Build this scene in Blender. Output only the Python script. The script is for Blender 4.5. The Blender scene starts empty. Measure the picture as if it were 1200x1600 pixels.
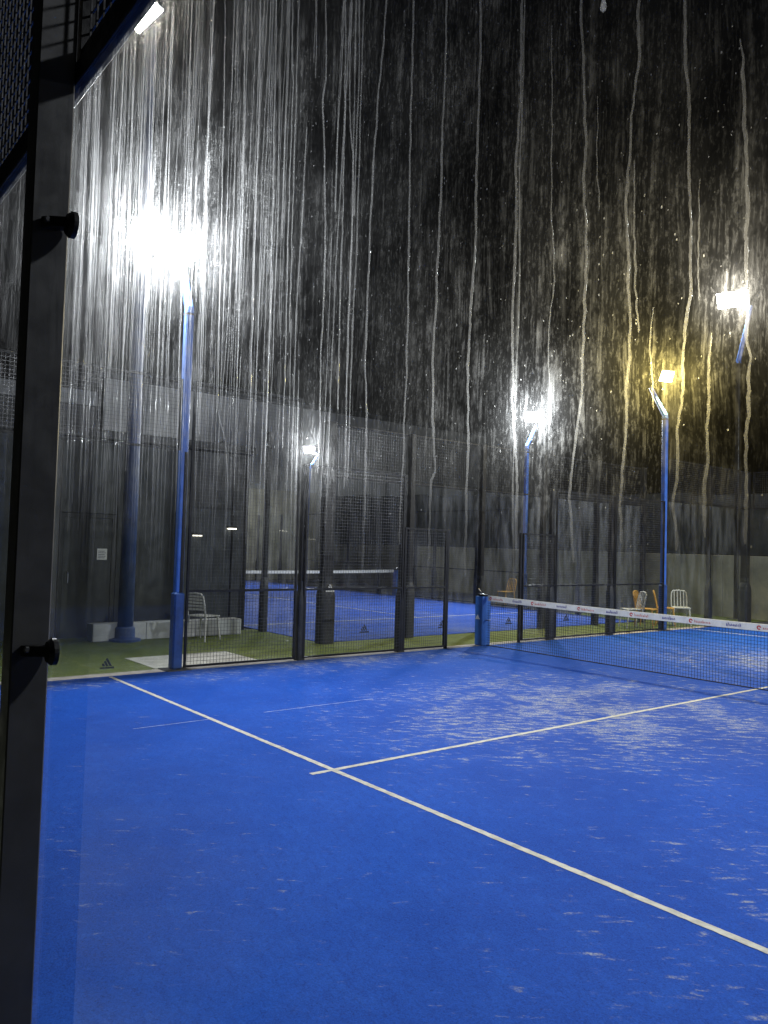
import bpy, math, random
from mathutils import Vector, Matrix
random.seed(7)
S = bpy.context.scene
COL = S.collection

# ------------------------------------------------------------------ camera
CAM = (5.1312, -10.6273, 1.7925)
YAW, PIT, ROL, FPX = 0.894531, 0.041849, 0.028813, 1229.93
fw = Vector((-math.sin(YAW) * math.cos(PIT), math.cos(YAW) * math.cos(PIT), math.sin(PIT)))
rt0 = Vector((math.cos(YAW), math.sin(YAW), 0)); up0 = rt0.cross(fw)
rt = math.cos(ROL) * rt0 + math.sin(ROL) * up0
up = -math.sin(ROL) * rt0 + math.cos(ROL) * up0
cd = bpy.data.cameras.new('camera'); cam = bpy.data.objects.new('camera', cd); COL.objects.link(cam)
m = Matrix.Identity(4)
for i in range(3):
    m[i][0] = rt[i]; m[i][1] = up[i]; m[i][2] = -fw[i]; m[i][3] = CAM[i]
cam.matrix_world = m
cd.sensor_fit = 'VERTICAL'; cd.sensor_height = 24.0; cd.lens = FPX / 1600 * 24.0
cd.clip_start = 0.02; cd.clip_end = 600
S.camera = cam

# ------------------------------------------------------------------ world: night sky
W = bpy.data.worlds.new('World'); S.world = W; W.use_nodes = True
nt = W.node_tree; nt.nodes.clear()
sky = nt.nodes.new('ShaderNodeTexSky'); sky.sky_type = 'NISHITA'; sky.sun_disc = False
sky.sun_elevation = math.radians(-4); sky.sun_rotation = math.radians(200)
bg = nt.nodes.new('ShaderNodeBackground'); bg.inputs[1].default_value = 0.05
wo = nt.nodes.new('ShaderNodeOutputWorld')
nt.links.new(sky.outputs[0], bg.inputs[0]); nt.links.new(bg.outputs[0], wo.inputs[0])

# ------------------------------------------------------------------ view / render
vs = S.view_settings; vs.view_transform = 'Standard'; vs.look = 'None'; vs.exposure = 0; vs.gamma = 1
S.render.engine = 'CYCLES'
cy = S.cycles
cy.transparent_max_bounces = 48; cy.max_bounces = 5; cy.diffuse_bounces = 2; cy.glossy_bounces = 2
cy.transmission_bounces = 4; cy.sample_clamp_indirect = 6; cy.sample_clamp_direct = 0
cy.use_light_tree = True; cy.caustics_reflective = False; cy.caustics_refractive = False
cy.use_denoising = True; cy.use_adaptive_sampling = False
cy.denoiser = 'OPENIMAGEDENOISE'; cy.denoising_input_passes = 'RGB_ALBEDO_NORMAL'; cy.denoising_prefilter = 'ACCURATE'

# overall brightness of every lamp of the place
LAMP = 1.0

# ------------------------------------------------------------------ material helpers
def newmat(name):
    mt = bpy.data.materials.new(name); mt.use_nodes = True
    t = mt.node_tree; t.nodes.clear()
    o = t.nodes.new('ShaderNodeOutputMaterial')
    return mt, t, o
class G:
    """tiny node-graph helper"""
    def __init__(s, t): s.t = t
    def n(s, k, **kw):
        nd = s.t.nodes.new(k)
        for a, b in kw.items(): setattr(nd, a, b)
        return nd
    def l(s, a, b): s.t.links.new(a, b)
    def val(s, inp, v):
        if isinstance(v, (int, float, tuple, list)): inp.default_value = v
        else: s.l(v, inp)
    def math(s, op, a, b=0.0, c=0.0, clamp=False):
        nd = s.n('ShaderNodeMath', operation=op, use_clamp=clamp)
        for i, v in enumerate((a, b, c)): s.val(nd.inputs[i], v)
        return nd.outputs[0]
    def ramp(s, x, a, b, lo=0.0, hi=1.0):
        nd = s.n('ShaderNodeMapRange'); nd.interpolation_type = 'SMOOTHSTEP'
        s.val(nd.inputs[0], x); s.val(nd.inputs[1], a); s.val(nd.inputs[2], b); s.val(nd.inputs[3], lo); s.val(nd.inputs[4], hi)
        return nd.outputs[0]
    def pos(s): return s.n('ShaderNodeNewGeometry').outputs['Position']
    def scale(s, v, sc):
        nd = s.n('ShaderNodeVectorMath', operation='MULTIPLY'); s.l(v, nd.inputs[0]); s.val(nd.inputs[1], sc)
        return nd.outputs[0]
    def noise(s, v, sc=1.0, det=3.0, rough=0.55, dist=0.0):
        nd = s.n('ShaderNodeTexNoise'); s.l(v, nd.inputs['Vector'])
        nd.inputs['Scale'].default_value = sc; nd.inputs['Detail'].default_value = det
        nd.inputs['Roughness'].default_value = rough; nd.inputs['Distortion'].default_value = dist
        return nd.outputs[0]
    def mixc(s, f, a, b, mode='MIX'):
        nd = s.n('ShaderNodeMix', data_type='RGBA', blend_type=mode)
        s.val(nd.inputs[0], f)
        for i, v in ((6, a), (7, b)):
            s.val(nd.inputs[i], (*v, 1) if isinstance(v, (tuple, list)) and len(v) == 3 else v)
        return nd.outputs[2]
    def mixs(s, f, a, b):
        nd = s.n('ShaderNodeMixShader'); s.val(nd.inputs[0], f); s.l(a, nd.inputs[1]); s.l(b, nd.inputs[2])
        return nd.outputs[0]
    def bump(s, h, st, d):
        nd = s.n('ShaderNodeBump'); nd.inputs['Strength'].default_value = st; nd.inputs['Distance'].default_value = d
        s.l(h, nd.inputs['Height']); return nd.outputs[0]

def pmat(name, col, rough=0.5, metal=0.0, var=0.25, vscale=6.0, bump=0.0, bscale=80.0, spec=0.5, col2=None, dust=0.0):
    """painted / plain surface with mottled tone and fine relief"""
    mt, t, o = newmat(name); g = G(t)
    b = g.n('ShaderNodeBsdfPrincipled'); p = g.pos()
    n1 = g.noise(p, vscale, 5, .6)
    c2 = col2 or tuple(min(1, c * (1 - var)) for c in col); c1 = tuple(min(1, c * (1 + var * .6)) for c in col)
    c = g.mixc(g.ramp(n1, .3, .7), c2, c1)
    if dust:
        nd = g.noise(g.scale(p, (1, 1, .35)), vscale * 3, 6, .65)
        c = g.mixc(g.math('MULTIPLY', g.ramp(nd, .5, .78), dust), c, (.32, .31, .28))
    g.l(c, b.inputs['Base Color'])
    g.l(g.ramp(g.noise(p, vscale * 2.3, 4), .3, .7, max(.02, rough - .12), min(1, rough + .12)), b.inputs['Roughness'])
    b.inputs['Metallic'].default_value = metal; b.inputs['Specular IOR Level'].default_value = spec
    if bump: g.l(g.bump(g.noise(p, bscale, 3), bump, .004), b.inputs['Normal'])
    g.l(b.outputs[0], o.inputs[0]); return mt

def turf(name, base, dark, light, sand_amt, sandfn):
    mt, t, o = newmat(name); g = G(t)
    b = g.n('ShaderNodeBsdfPrincipled'); p = g.pos()
    big = g.noise(p, .55, 4, .6); mid = g.noise(p, 5, 4, .65); fine = g.noise(p, 130, 3, .75)
    c = g.mixc(g.ramp(big, .3, .7), dark, base)
    c = g.mixc(g.math('MULTIPLY', g.ramp(mid, .45, .8), .5), c, light)
    pile = g.n('ShaderNodeVectorRotate'); pile.rotation_type = 'Z_AXIS'; g.l(p, pile.inputs['Vector']); pile.inputs['Angle'].default_value = .35
    c = g.mixc(g.math('MULTIPLY', g.ramp(g.noise(g.scale(pile.outputs[0], (9, 22, 1)), 1, 5, .72), .44, .66), .75), c, dark)
    c = g.mixc(g.math('MULTIPLY', g.ramp(g.noise(p, 46, 4, .75), .54, .70), .7), c, tuple(q * .55 for q in dark))
    c = g.mixc(.34, c, g.mixc(g.ramp(fine, .3, .7), tuple(x * .3 for x in base), tuple(min(1, x * 1.6) for x in base)))
    if sand_amt:
        # silica sand left lying in short drifts
        pr = g.n('ShaderNodeVectorRotate'); pr.rotation_type = 'Z_AXIS'; g.l(p, pr.inputs['Vector']); pr.inputs['Angle'].default_value = math.radians(-50)
        st = g.noise(g.scale(pr.outputs[0], (5.5, 16, 1)), 1, 6, .68, .35)
        patch = sandfn(g, p)
        thr = g.math('SUBTRACT', .675, g.math('MULTIPLY', patch, .27))
        s_ = g.ramp(g.math('SUBTRACT', st, thr), -.06, .15)
        grain = g.ramp(g.noise(p, 60, 4, .75), .36, .62, .1, 1)
        haze = g.math('MULTIPLY', patch, .05)
        s_ = g.math('MAXIMUM', g.math('MULTIPLY', g.math('MULTIPLY', s_, grain), sand_amt), haze)
        c = g.mixc(s_, c, (.44, .45, .42))
    g.l(c, b.inputs['Base Color']); b.inputs['Roughness'].default_value = .9; b.inputs['Specular IOR Level'].default_value = .08
    h = g.math('ADD', fine, g.math('MULTIPLY', g.noise(p, 60, 3), .8))
    g.l(g.bump(h, .3, .006), b.inputs['Normal'])
    g.l(b.outputs[0], o.inputs[0]); return mt

def court_sand(g, p):
    sx = g.n('ShaderNodeSeparateXYZ'); g.l(p, sx.inputs[0]); x, y = sx.outputs[0], sx.outputs[1]
    def blob(cx, cy, rx, ry):
        dx = g.math('DIVIDE', g.math('SUBTRACT', x, cx), rx); dy = g.math('DIVIDE', g.math('SUBTRACT', y, cy), ry)
        d = g.math('SQRT', g.math('ADD', g.math('MULTIPLY', dx, dx), g.math('MULTIPLY', dy, dy)))
        return g.ramp(d, 1.0, .1)
    a = blob(-.4, -3.0, 4.0, 5.2); b_ = blob(-4.5, -3.5, 1.3, 5.5); c_ = blob(3.4, -5.5, 2.4, 4.5); d_ = blob(-.5, 3, 5, 4); e_ = blob(1.0, -8.8, 1.6, 1.2)
    f_ = blob(-4.7, -7.5, .7, 1.5)
    m_ = g.math('MAXIMUM', a, g.math('MULTIPLY', b_, .75)); m_ = g.math('MAXIMUM', m_, g.math('MULTIPLY', c_, .40))
    m_ = g.math('MAXIMUM', m_, g.math('MULTIPLY', d_, .9)); m_ = g.math('MAXIMUM', m_, g.math('MULTIPLY', e_, .3)); m_ = g.math('MAXIMUM', m_, g.math('MULTIPLY', f_, .7))
    nz = g.ramp(g.noise(p, 1.1, 4, .6), .3, .65, .35, 1)
    return g.math('MULTIPLY', m_, nz)
def even_sand(g, p): return g.ramp(g.noise(p, .5, 3), .35, .7, .2, .9)

M = {}
M['blue'] = turf('blue_turf', (.012, .084, .47), (.007, .050, .32), (.024, .120, .55), .95, court_sand)
M['blue2'] = turf('blue_turf_neighbour', (.025, .085, .45), (.02, .07, .38), (.04, .12, .5), .4, even_sand)
M['green'] = turf('green_turf', (.115, .14, .024), (.065, .09, .02), (.19, .20, .05), .30, even_sand)
M['asphalt'] = pmat('asphalt', (.05, .05, .052), .85, var=.35, vscale=1.2, bump=.5, bscale=120)
M['line'] = pmat('line_turf', (.52, .51, .47), .8, var=.25, vscale=14, bump=.5, bscale=190, dust=.25)
M['seam'] = pmat('seam', (.30, .37, .66), .8, var=.5, vscale=9, bump=.4, bscale=190)
M['kerb'] = pmat('kerb_concrete', (.34, .31, .29), .9, var=.3, vscale=7, bump=.5, bscale=60, dust=.5)
M['paving'] = pmat('grey_paving', (.15, .16, .12), .88, var=.25, vscale=2, bump=.3, bscale=60, dust=.3)
M['slab'] = pmat('reflected_pale', (.44, .43, .40), .88, var=.2, vscale=4, bump=.3, bscale=60, dust=.4)
M['black'] = pmat('black_paint', (.008, .008, .01), .5, var=.35, vscale=12, bump=.12, bscale=240, dust=.02, spec=.3)
M['steel'] = pmat('charcoal_steel', (.06, .06, .063), .42, var=.15, vscale=5, bump=.06, bscale=300, dust=.04)
M['wire'] = pmat('wire_steel', (.10, .10, .105), .38, metal=.5, var=.3, vscale=20)
M['pad'] = pmat('black_pad', (.016, .017, .018), .55, var=.4, vscale=5, bump=.2, bscale=90, dust=.08)
M['bluepaint'] = pmat('blue_paint', (.045, .15, .52), .45, var=.2, vscale=5, bump=.1, bscale=140, dust=.06)
M['bluepad'] = pmat('blue_pad', (.025, .12, .42), .55, var=.22, vscale=5, bump=.2, bscale=90, dust=.05)
M['polepad'] = pmat('pole_pad', (.02, .07, .24), .6, var=.3, vscale=5, bump=.2, bscale=90, dust=.1)
M['mastblue'] = pmat('mast_blue', (.03, .06, .17), .5, var=.25, vscale=3, bump=.15, bscale=90, dust=.2)
M['net'] = pmat('net_cord', (.012, .012, .015), .8, var=.3, vscale=30)
M['band'] = pmat('net_band', (.74, .73, .68), .7, var=.12, vscale=9, bump=.2, bscale=150, dust=.12)
M['red'] = pmat('red_print', (.55, .06, .06), .6, var=.3, vscale=40)
M['redpale'] = pmat('pale_red_print', (.62, .25, .22), .6, var=.3, vscale=40)
M['navy'] = pmat('navy_print', (.10, .10, .30), .6, var=.3, vscale=40)
M['whiteprint'] = pmat('white_print', (.75, .75, .74), .6, var=.1, vscale=30)
M['darkprint'] = pmat('dark_sticker', (.02, .03, .06), .6, var=.3, vscale=30)
M['concrete'] = pmat('wall_concrete', (.28, .26, .19), .9, var=.32, vscale=1.4, bump=.5, bscale=25, dust=.35)
M['screen'] = pmat('dark_windbreak', (.035, .038, .036), .85, var=.35, vscale=2.5, bump=.4, bscale=90)
M['palewall'] = pmat('pale_render', (.50, .50, .48), .9, var=.16, vscale=.9, bump=.3, bscale=20, dust=.2)
M['clad'] = pmat('dark_cladding', (.034, .038, .04), .6, var=.3, vscale=2.2, bump=.2, bscale=70, dust=.10)
M['clad2'] = pmat('dark_trim', (.022, .024, .026), .6, var=.3, vscale=3)
M['fascia'] = pmat('grey_fascia', (.30, .31, .31), .7, var=.2, vscale=2)
M['white'] = pmat('white_plastic', (.52, .52, .50), .45, var=.1, vscale=8, dust=.15)
M['yellow'] = pmat('yellow_plastic', (.50, .27, .04), .45, var=.12, vscale=8, dust=.12)
M['blocks'] = pmat('reflected_white', (.62, .62, .62), .7, var=.14, vscale=4, bump=.2, dust=.2)
M['paper'] = pmat('paper', (.75, .75, .72), .8, var=.06, vscale=20)
M['glassdark'] = pmat('dark_glazing', (.02, .022, .025), .08, var=.2, vscale=3)
M['alu'] = pmat('aluminium', (.45, .45, .46), .35, metal=.8, var=.15, vscale=12)

def emit(name, col, st):
    mt, t, o = newmat(name); g = G(t)
    e = g.n('ShaderNodeEmission'); e.inputs[0].default_value = (*col, 1); e.inputs[1].default_value = st
    g.l(e.outputs[0], o.inputs[0]); mt.cycles.emission_sampling = 'FRONT' if st > 50 else 'NONE'; return mt

def clear_glass(name, tint=(.93, .96, .95), haze=0.0):
    mt, t, o = newmat(name); g = G(t)
    tr = g.n('ShaderNodeBsdfTransparent'); tr.inputs[0].default_value = (*tint, 1)
    gl = g.n('ShaderNodeBsdfGlossy'); gl.inputs['Roughness'].default_value = .02
    fr = g.n('ShaderNodeFresnel'); fr.inputs[0].default_value = 1.45
    bf = g.n('ShaderNodeNewGeometry').outputs['Backfacing']
    sh = g.mixs(g.math('MULTIPLY', fr.outputs[0], g.math('SUBTRACT', 1.0, bf)), tr.outputs[0], gl.outputs[0])
    if haze:
        df = g.n('ShaderNodeBsdfTranslucent'); df.inputs[0].default_value = (.7, .7, .7, 1)
        p = g.pos(); h = g.math('MULTIPLY', g.ramp(g.noise(g.scale(p, (6, 6, 1.2)), 1, 5), .35, .7), haze)
        sh = g.mixs(h, sh, df.outputs[0])
    g.l(sh, o.inputs[0]); return mt
M['glass'] = clear_glass('clear_glass', (.97, .98, .98))
M['glassfar'] = clear_glass('dusty_glass', (.95, .97, .97), .05)

def scatter_closure(g, weights, transl):
    """rain water and lime on glass: light passes on forwards in soft lobes"""
    inc = g.n('ShaderNodeNewGeometry').outputs['Incoming']; sh = None; tot = 0.0
    for dist, rgh, wt in (('GGX', .27, weights[0]), ('GGX', .50, weights[1]), ('BECKMANN', .86, weights[2])):
        nd = g.n('ShaderNodeBsdfRefraction'); nd.distribution = dist; nd.inputs['IOR'].default_value = 1.33
        nd.inputs['Roughness'].default_value = rgh; g.l(inc, nd.inputs['Normal']); tot += wt
        sh = nd.outputs[0] if sh is None else g.mixs(wt / tot, sh, nd.outputs[0])
    d = g.n('ShaderNodeBsdfTranslucent'); d.inputs[0].default_value = (.70, .75, .92, 1)
    return g.mixs(transl, sh, d.outputs[0])

def wet_glass():
    mt, t, o = newmat('wet_glass'); g = G(t)
    p = g.pos(); sx = g.n('ShaderNodeSeparateXYZ'); g.l(p, sx.inputs[0]); x, z = sx.outputs[0], sx.outputs[2]
    wob = g.math('MULTIPLY', g.math('SUBTRACT', g.noise(g.scale(p, (9, 0, 7)), 1, 3), .5), .014)
    xw = g.math('ADD', x, wob)
    def vec(sx_, sz_, off=0.0):
        c = g.n('ShaderNodeCombineXYZ'); g.l(g.math('MULTIPLY', xw, sx_), c.inputs[0]); g.l(g.math('MULTIPLY', z, sz_), c.inputs[2]); c.inputs[1].default_value = off
        return c.outputs[0]
    s0 = g.ramp(g.noise(vec(78, 1.3, 8.2), 1, 3, .6), .50, .62)           # wide runs
    s1 = g.ramp(g.noise(vec(120, 3.6, 1.3), 1, 4, .62), .53, .66)          # runs
    s2 = g.ramp(g.noise(vec(300, 14, 4.1), 1, 4, .7), .50, .64)           # thin threads
    s3 = g.ramp(g.noise(vec(14, .9, 7.7), 1, 3, .6), .34, .68, .5, 1)    # broad curtains
    s4 = g.ramp(g.noise(vec(380, 130, 2.2), 1, 3, .75), .52, .66)         # specks
    s5 = g.ramp(g.noise(vec(9, 7, 9.1), 1, 5, .62), .34, .68, .25, 1)       # cloudy film
    brk = g.ramp(g.noise(vec(100, 46, 5.5), 1, 4, .72), .42, .60, .08, 1)   # breaks in the runs
    f = g.math('ADD', g.math('MULTIPLY', g.math('MULTIPLY', s1, brk), .17), g.math('MULTIPLY', g.math('MULTIPLY', s2, brk), .15))
    f = g.math('ADD', f, g.math('MULTIPLY', g.math('MULTIPLY', s0, brk), .07))
    f = g.math('ADD', f, g.math('MULTIPLY', s4, .11))
    f = g.math('MULTIPLY', f, g.math('MULTIPLY', s3, s5))
    f = g.math('ADD', f, g.math('MULTIPLY', s5, .028))
    # the lower part of the pane is wiped nearly clean
    edge = g.math('ADD', z, g.math('MULTIPLY', g.math('SUBTRACT', g.noise(vec(40, 3, 3.3), 1, 3), .5), .14))
    zm = g.math('ADD', g.ramp(edge, 1.78, 2.08, .0, .72), g.ramp(edge, 1.3, 1.86, .025, .34))
    f = g.math('MULTIPLY', f, g.ramp(x, 4.75, 3.5, .70, 1.08))   # dirtier towards the post
    f = g.math('MULTIPLY', f, zm, clamp=True)
    tr = g.n('ShaderNodeBsdfTransparent')
    sc = scatter_closure(g, (.32, .44, .24), .12)
    g.l(g.mixs(f, tr.outputs[0], sc), o.inputs[0])
    return mt
M['wet'] = wet_glass()

def water_mat(name, frac):
    mt, t, o = newmat(name); g = G(t); p = g.pos()
    tr = g.n('ShaderNodeBsdfTransparent'); sc = scatter_closure(g, (.15, .45, .40), .22)
    sx = g.n('ShaderNodeSeparateXYZ'); g.l(p, sx.inputs[0])
    sp = g.ramp(g.noise(g.scale(p, (900, 900, 300)), 1, 3, .7), .3, .7, frac * .6, frac * 1.25)
    sp = g.math('MULTIPLY', sp, g.ramp(sx.outputs[2], 1.74, 2.0, .3, 1))
    s = g.mixs(sp, tr.outputs[0], sc)
    gl = g.n('ShaderNodeBsdfGlossy'); gl.inputs['Roughness'].default_value = .12
    g.l(g.mixs(.03, s, gl.outputs[0]), o.inputs[0]); return mt
M['rivulet'] = water_mat('rain_rivulet', .13)
M['thread'] = water_mat('rain_thread', .12)
M['drop'] = water_mat('rain_drop', .34)

# ------------------------------------------------------------------ mesh helpers
class MB:
    def __init__(s): s.v = []; s.f = []; s.mi = []
    def add(s, vs_, fs, mi=0):
        k = len(s.v); s.v += [tuple(q) for q in vs_]; s.f += [tuple(i + k for i in f) for f in fs]; s.mi += [mi] * len(fs)
    def box(s, x0, x1, y0, y1, z0, z1, mi=0, M4=None):
        x0, x1 = sorted((x0, x1)); y0, y1 = sorted((y0, y1)); z0, z1 = sorted((z0, z1))
        q = [(x0, y0, z0), (x1, y0, z0), (x1, y1, z0), (x0, y1, z0), (x0, y0, z1), (x1, y0, z1), (x1, y1, z1), (x0, y1, z1)]
        if M4 is not None: q = [tuple(M4 @ Vector(a)) for a in q]
        s.add(q, [(0, 3, 2, 1), (4, 5, 6, 7), (0, 1, 5, 4), (1, 2, 6, 5), (2, 3, 7, 6), (3, 0, 4, 7)], mi)
        return s
    def cbox(s, x0, x1, y0, y1, z0, z1, b=.004, M4=None):
        """box whose four upright edges and rims are chamfered"""
        x0, x1 = sorted((x0, x1)); y0, y1 = sorted((y0, y1)); z0, z1 = sorted((z0, z1))
        def ring(i, z, bb): return [(x0 + i + bb, y0 + i, z), (x1 - i - bb, y0 + i, z), (x1 - i, y0 + i + bb, z), (x1 - i, y1 - i - bb, z), (x1 - i - bb, y1 - i, z), (x0 + i + bb, y1 - i, z), (x0 + i, y1 - i - bb, z), (x0 + i, y0 + i + bb, z)]
        rs = ring(b, z0, b * .6) + ring(0, z0 + b, b) + ring(0, z1 - b, b) + ring(b, z1, b * .6)
        if M4 is not None: rs = [tuple(M4 @ Vector(a)) for a in rs]
        fs = []
        for r in range(3):
            for i in range(8): j = (i + 1) % 8; fs.append((r * 8 + i, r * 8 + j, r * 8 + 8 + j, r * 8 + 8 + i))
        fs += [tuple(range(7, -1, -1)), tuple(range(24, 32))]
        s.add(rs, fs); return s
    def tube(s, pts, rad, n=8, caps=True, squash=None):
        pts = [Vector(q) for q in pts]; rads = rad if isinstance(rad, (list, tuple)) else [rad] * len(pts)
        k = len(s.v); ref = None
        for i, q in enumerate(pts):
            d = (pts[min(i + 1, len(pts) - 1)] - pts[max(i - 1, 0)]).normalized()
            if ref is None: ref = Vector((0, 0, 1)) if abs(d.z) < .9 else Vector((1, 0, 0))
            u = (ref - d * ref.dot(d)).normalized(); w = d.cross(u); ref = u
            for j in range(n):
                a = 2 * math.pi * (j + .5) / n
                s.v.append(tuple(q + (u * math.cos(a) + w * math.sin(a)) * rads[i]))
        fs = []
        for i in range(len(pts) - 1):
            for j in range(n):
                j2 = (j + 1) % n; fs.append((k + i * n + j, k + i * n + j2, k + (i + 1) * n + j2, k + (i + 1) * n + j))
        if caps: fs += [tuple(k + j for j in range(n - 1, -1, -1)), tuple(k + (len(pts) - 1) * n + j for j in range(n))]
        s.f += fs; s.mi += [0] * len(fs); return s
    def lathe(s, prof, c, axis='z', n=16):
        """prof: (r, h) pairs turned about an axis through c"""
        k = len(s.v); c = Vector(c)
        for r, h in prof:
            for j in range(n):
                a = 2 * math.pi * j / n; p, q = r * math.cos(a), r * math.sin(a)
                s.v.append(tuple(c + (Vector((p, q, h)) if axis == 'z' else Vector((p, h, -q)) if axis == 'y' else Vector((h, p, q)))))
        fs = []
        for i in range(len(prof) - 1):
            for j in range(n): j2 = (j + 1) % n; fs.append((k + i * n + j, k + i * n + j2, k + (i + 1) * n + j2, k + (i + 1) * n + j))
        fs += [tuple(k + j for j in range(n - 1, -1, -1)), tuple(k + (len(prof) - 1) * n + j for j in range(n))]
        s.f += fs; s.mi += [0] * len(fs); return s
    def prism(s, poly, ext, M4):
        """poly in local xy, extruded by ext along local z, placed by M4"""
        n = len(poly); q = [M4 @ Vector((a, b, 0)) for a, b in poly] + [M4 @ Vector((a, b, ext)) for a, b in poly]
        s.add(q, [tuple(range(n - 1, -1, -1)), tuple(range(n, 2 * n))] + [(i, (i + 1) % n, (i + 1) % n + n, i + n) for i in range(n)])
        return s
    def build(s, name, mats, parent=None, smooth=False):
        off = Vector((0, 0, 0)); q = parent
        while q is not None: off += q.location; q = q.parent
        me = bpy.data.meshes.new(name); me.from_pydata([tuple(Vector(v) - off) for v in s.v], [], s.f)
        for mt in (mats if isinstance(mats, (list, tuple)) else [mats]): me.materials.append(M[mt] if isinstance(mt, str) else mt)
        if any(s.mi): me.polygons.foreach_set('material_index', s.mi)
        if smooth: me.polygons.foreach_set('use_smooth', [True] * len(me.polygons))
        me.update(); o = bpy.data.objects.new(name, me); COL.objects.link(o)
        if parent is not None: o.parent = parent
        return o
def thing(name, label, cat, loc, group=None):
    o = bpy.data.objects.new(name, None); o.empty_display_size = .1; COL.objects.link(o); o.location = loc
    o['label'] = label; o['category'] = cat
    if group: o['group'] = group
    return o
def tag(o, label, cat, group=None):
    o['label'] = label; o['category'] = cat
    if group: o['group'] = group
    return o
def struct(o): o['kind'] = 'structure'; return o
def stuff(o): o['kind'] = 'stuff'; return o
def basis(o, ux, uy, uz=None):
    ux = Vector(ux).normalized(); uy = Vector(uy); uy = (uy - ux * uy.dot(ux)).normalized(); uz = ux.cross(uy)
    mm = Matrix.Identity(4)
    for i in range(3): mm[i][0] = ux[i]; mm[i][1] = uy[i]; mm[i][2] = uz[i]; mm[i][3] = o[i]
    return mm
def sheet(name, x0, x1, y0, y1, z, mat, parent=None, th=.03):
    return MB().box(x0, x1, y0, y1, z - th, z).build(name, mat, parent)

# ------------------------------------------------------------------ ground, courts
struct(sheet('ground', -150, 150, -150, 150, -.02, 'asphalt'))
struct(sheet('paved_walk', -14, 14, -14.5, -10.13, -.004, 'paving', th=.012))
struct(sheet('turf_path', -9.2, -5.27, -10.12, 13, -.006, 'green', th=.012))
struct(sheet('reflected_slab', -6.45, -5.32, -6.2, -4.55, .0, 'slab', th=.012))  # lower band mirrored in the near glass, laid here as a pale slab
struct(sheet('kerb', -5.27, -5.0, -10, 10, .0, 'kerb', th=.018))
court = struct(sheet('court_surface', -5.0, 5.05, -9.96, 10.0, .004, 'blue', th=.022))
def ragged(name, x0, x1, y0, y1, z, mat, parent):
    """inlaid line of white turf with slightly frayed edges"""
    lr = random.Random(int(abs(x0) * 977 + abs(y0) * 131)); alongx = (x1 - x0) > (y1 - y0); L = max(x1 - x0, y1 - y0); n = max(2, int(L / .035)); mb = MB()
    for i in range(n + 1):
        t = i / n; a, b = lr.uniform(-.003, .003), lr.uniform(-.003, .003)
        mb.v += [(x0 + (x1 - x0) * t, y0 + a, z), (x0 + (x1 - x0) * t, y1 + b, z)] if alongx else [(x1 + b, y0 + (y1 - y0) * t, z), (x0 + a, y0 + (y1 - y0) * t, z)]
    for i in range(n): mb.f.append((2 * i, 2 * i + 2, 2 * i + 3, 2 * i + 1)); mb.mi.append(0)
    return mb.build(name, mat, parent)
for nm, x0, x1, y0, y1, mt in (('service_line', -4.95, 4.99, -6.975, -6.925, 'line'), ('service_line', -4.95, 4.99, 6.925, 6.975, 'line'),
                               ('centre_line', -.025, .025, -7.16, -6.977, 'line'), ('centre_line', -.025, .025, -6.923, 6.923, 'line'), ('centre_line', -.025, .025, 6.977, 7.16, 'line'),
                               ('turf_seam', -2.118, -2.107, -7.75, -6.98, 'seam'), ('turf_seam', -2.118, -2.107, -6.35, -4.9, 'seam'), ('turf_seam', -2.118, -2.107, -3.9, -2.6, 'seam')):
    ragged(nm, x0, x1, y0, y1, .0065, mt, court) if mt == 'line' else sheet(nm, x0, x1, y0, y1, .0062, mt, court, th=.001)
C2X, C2Y0, C2Y1 = -6.7, -2.5, 7.5
court2 = struct(sheet('court_surface', C2X - 20, C2X, C2Y0, C2Y1, .004, 'blue2', th=.022))
for x in (C2X - 3.05, C2X - 16.95): sheet('service_line', x - .025, x + .025, C2Y0 + .03, C2Y1 - .03, .008, 'line', court2, th=.003)
sheet('centre_line', C2X - 16.9, C2X - 3.1, 2.475, 2.525, .008, 'line', court2, th=.003)

# ------------------------------------------------------------------ prints and logos
def logo(mb, o, ux, uy, w):
    """three slanted bars over a strip of small strokes"""
    B = basis(o, ux, uy)
    for i, h in enumerate((.22, .40, .60)):
        x = (-.30 + i * .25) * w; d = h * .55 * w
        mb.prism([(x, 0), (x + .18 * w, 0), (x + .18 * w - d, h * w), (x - d + .02 * w, h * w * .92)], .002, B)
    x = -.52 * w
    for k in range(9):
        ww = w * (.07 + .03 * ((k * 7) % 3)); mb.prism([(x, -.20 * w), (x + ww, -.20 * w), (x + ww, -.05 * w), (x, -.05 * w)], .002, B); x += ww + .022 * w
def strokes(mb, o, ux, uy, width, h, n, rng):
    B = basis(o, ux, uy); x = 0; st = width / n
    for k in range(n):
        hh = h * rng.choice((.62, .66, .7, 1.0)); w = st * .3
        mb.prism([(x, 0), (x + w, 0), (x + w, hh), (x, hh)], .0015, B)
        mb.prism([(x + w, hh * rng.choice((0, .4, .75))), (x + st * .78, 0.02 * h), (x + st * .78, hh * .3), (x + w, hh)], .0015, B)
        x += st

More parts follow.
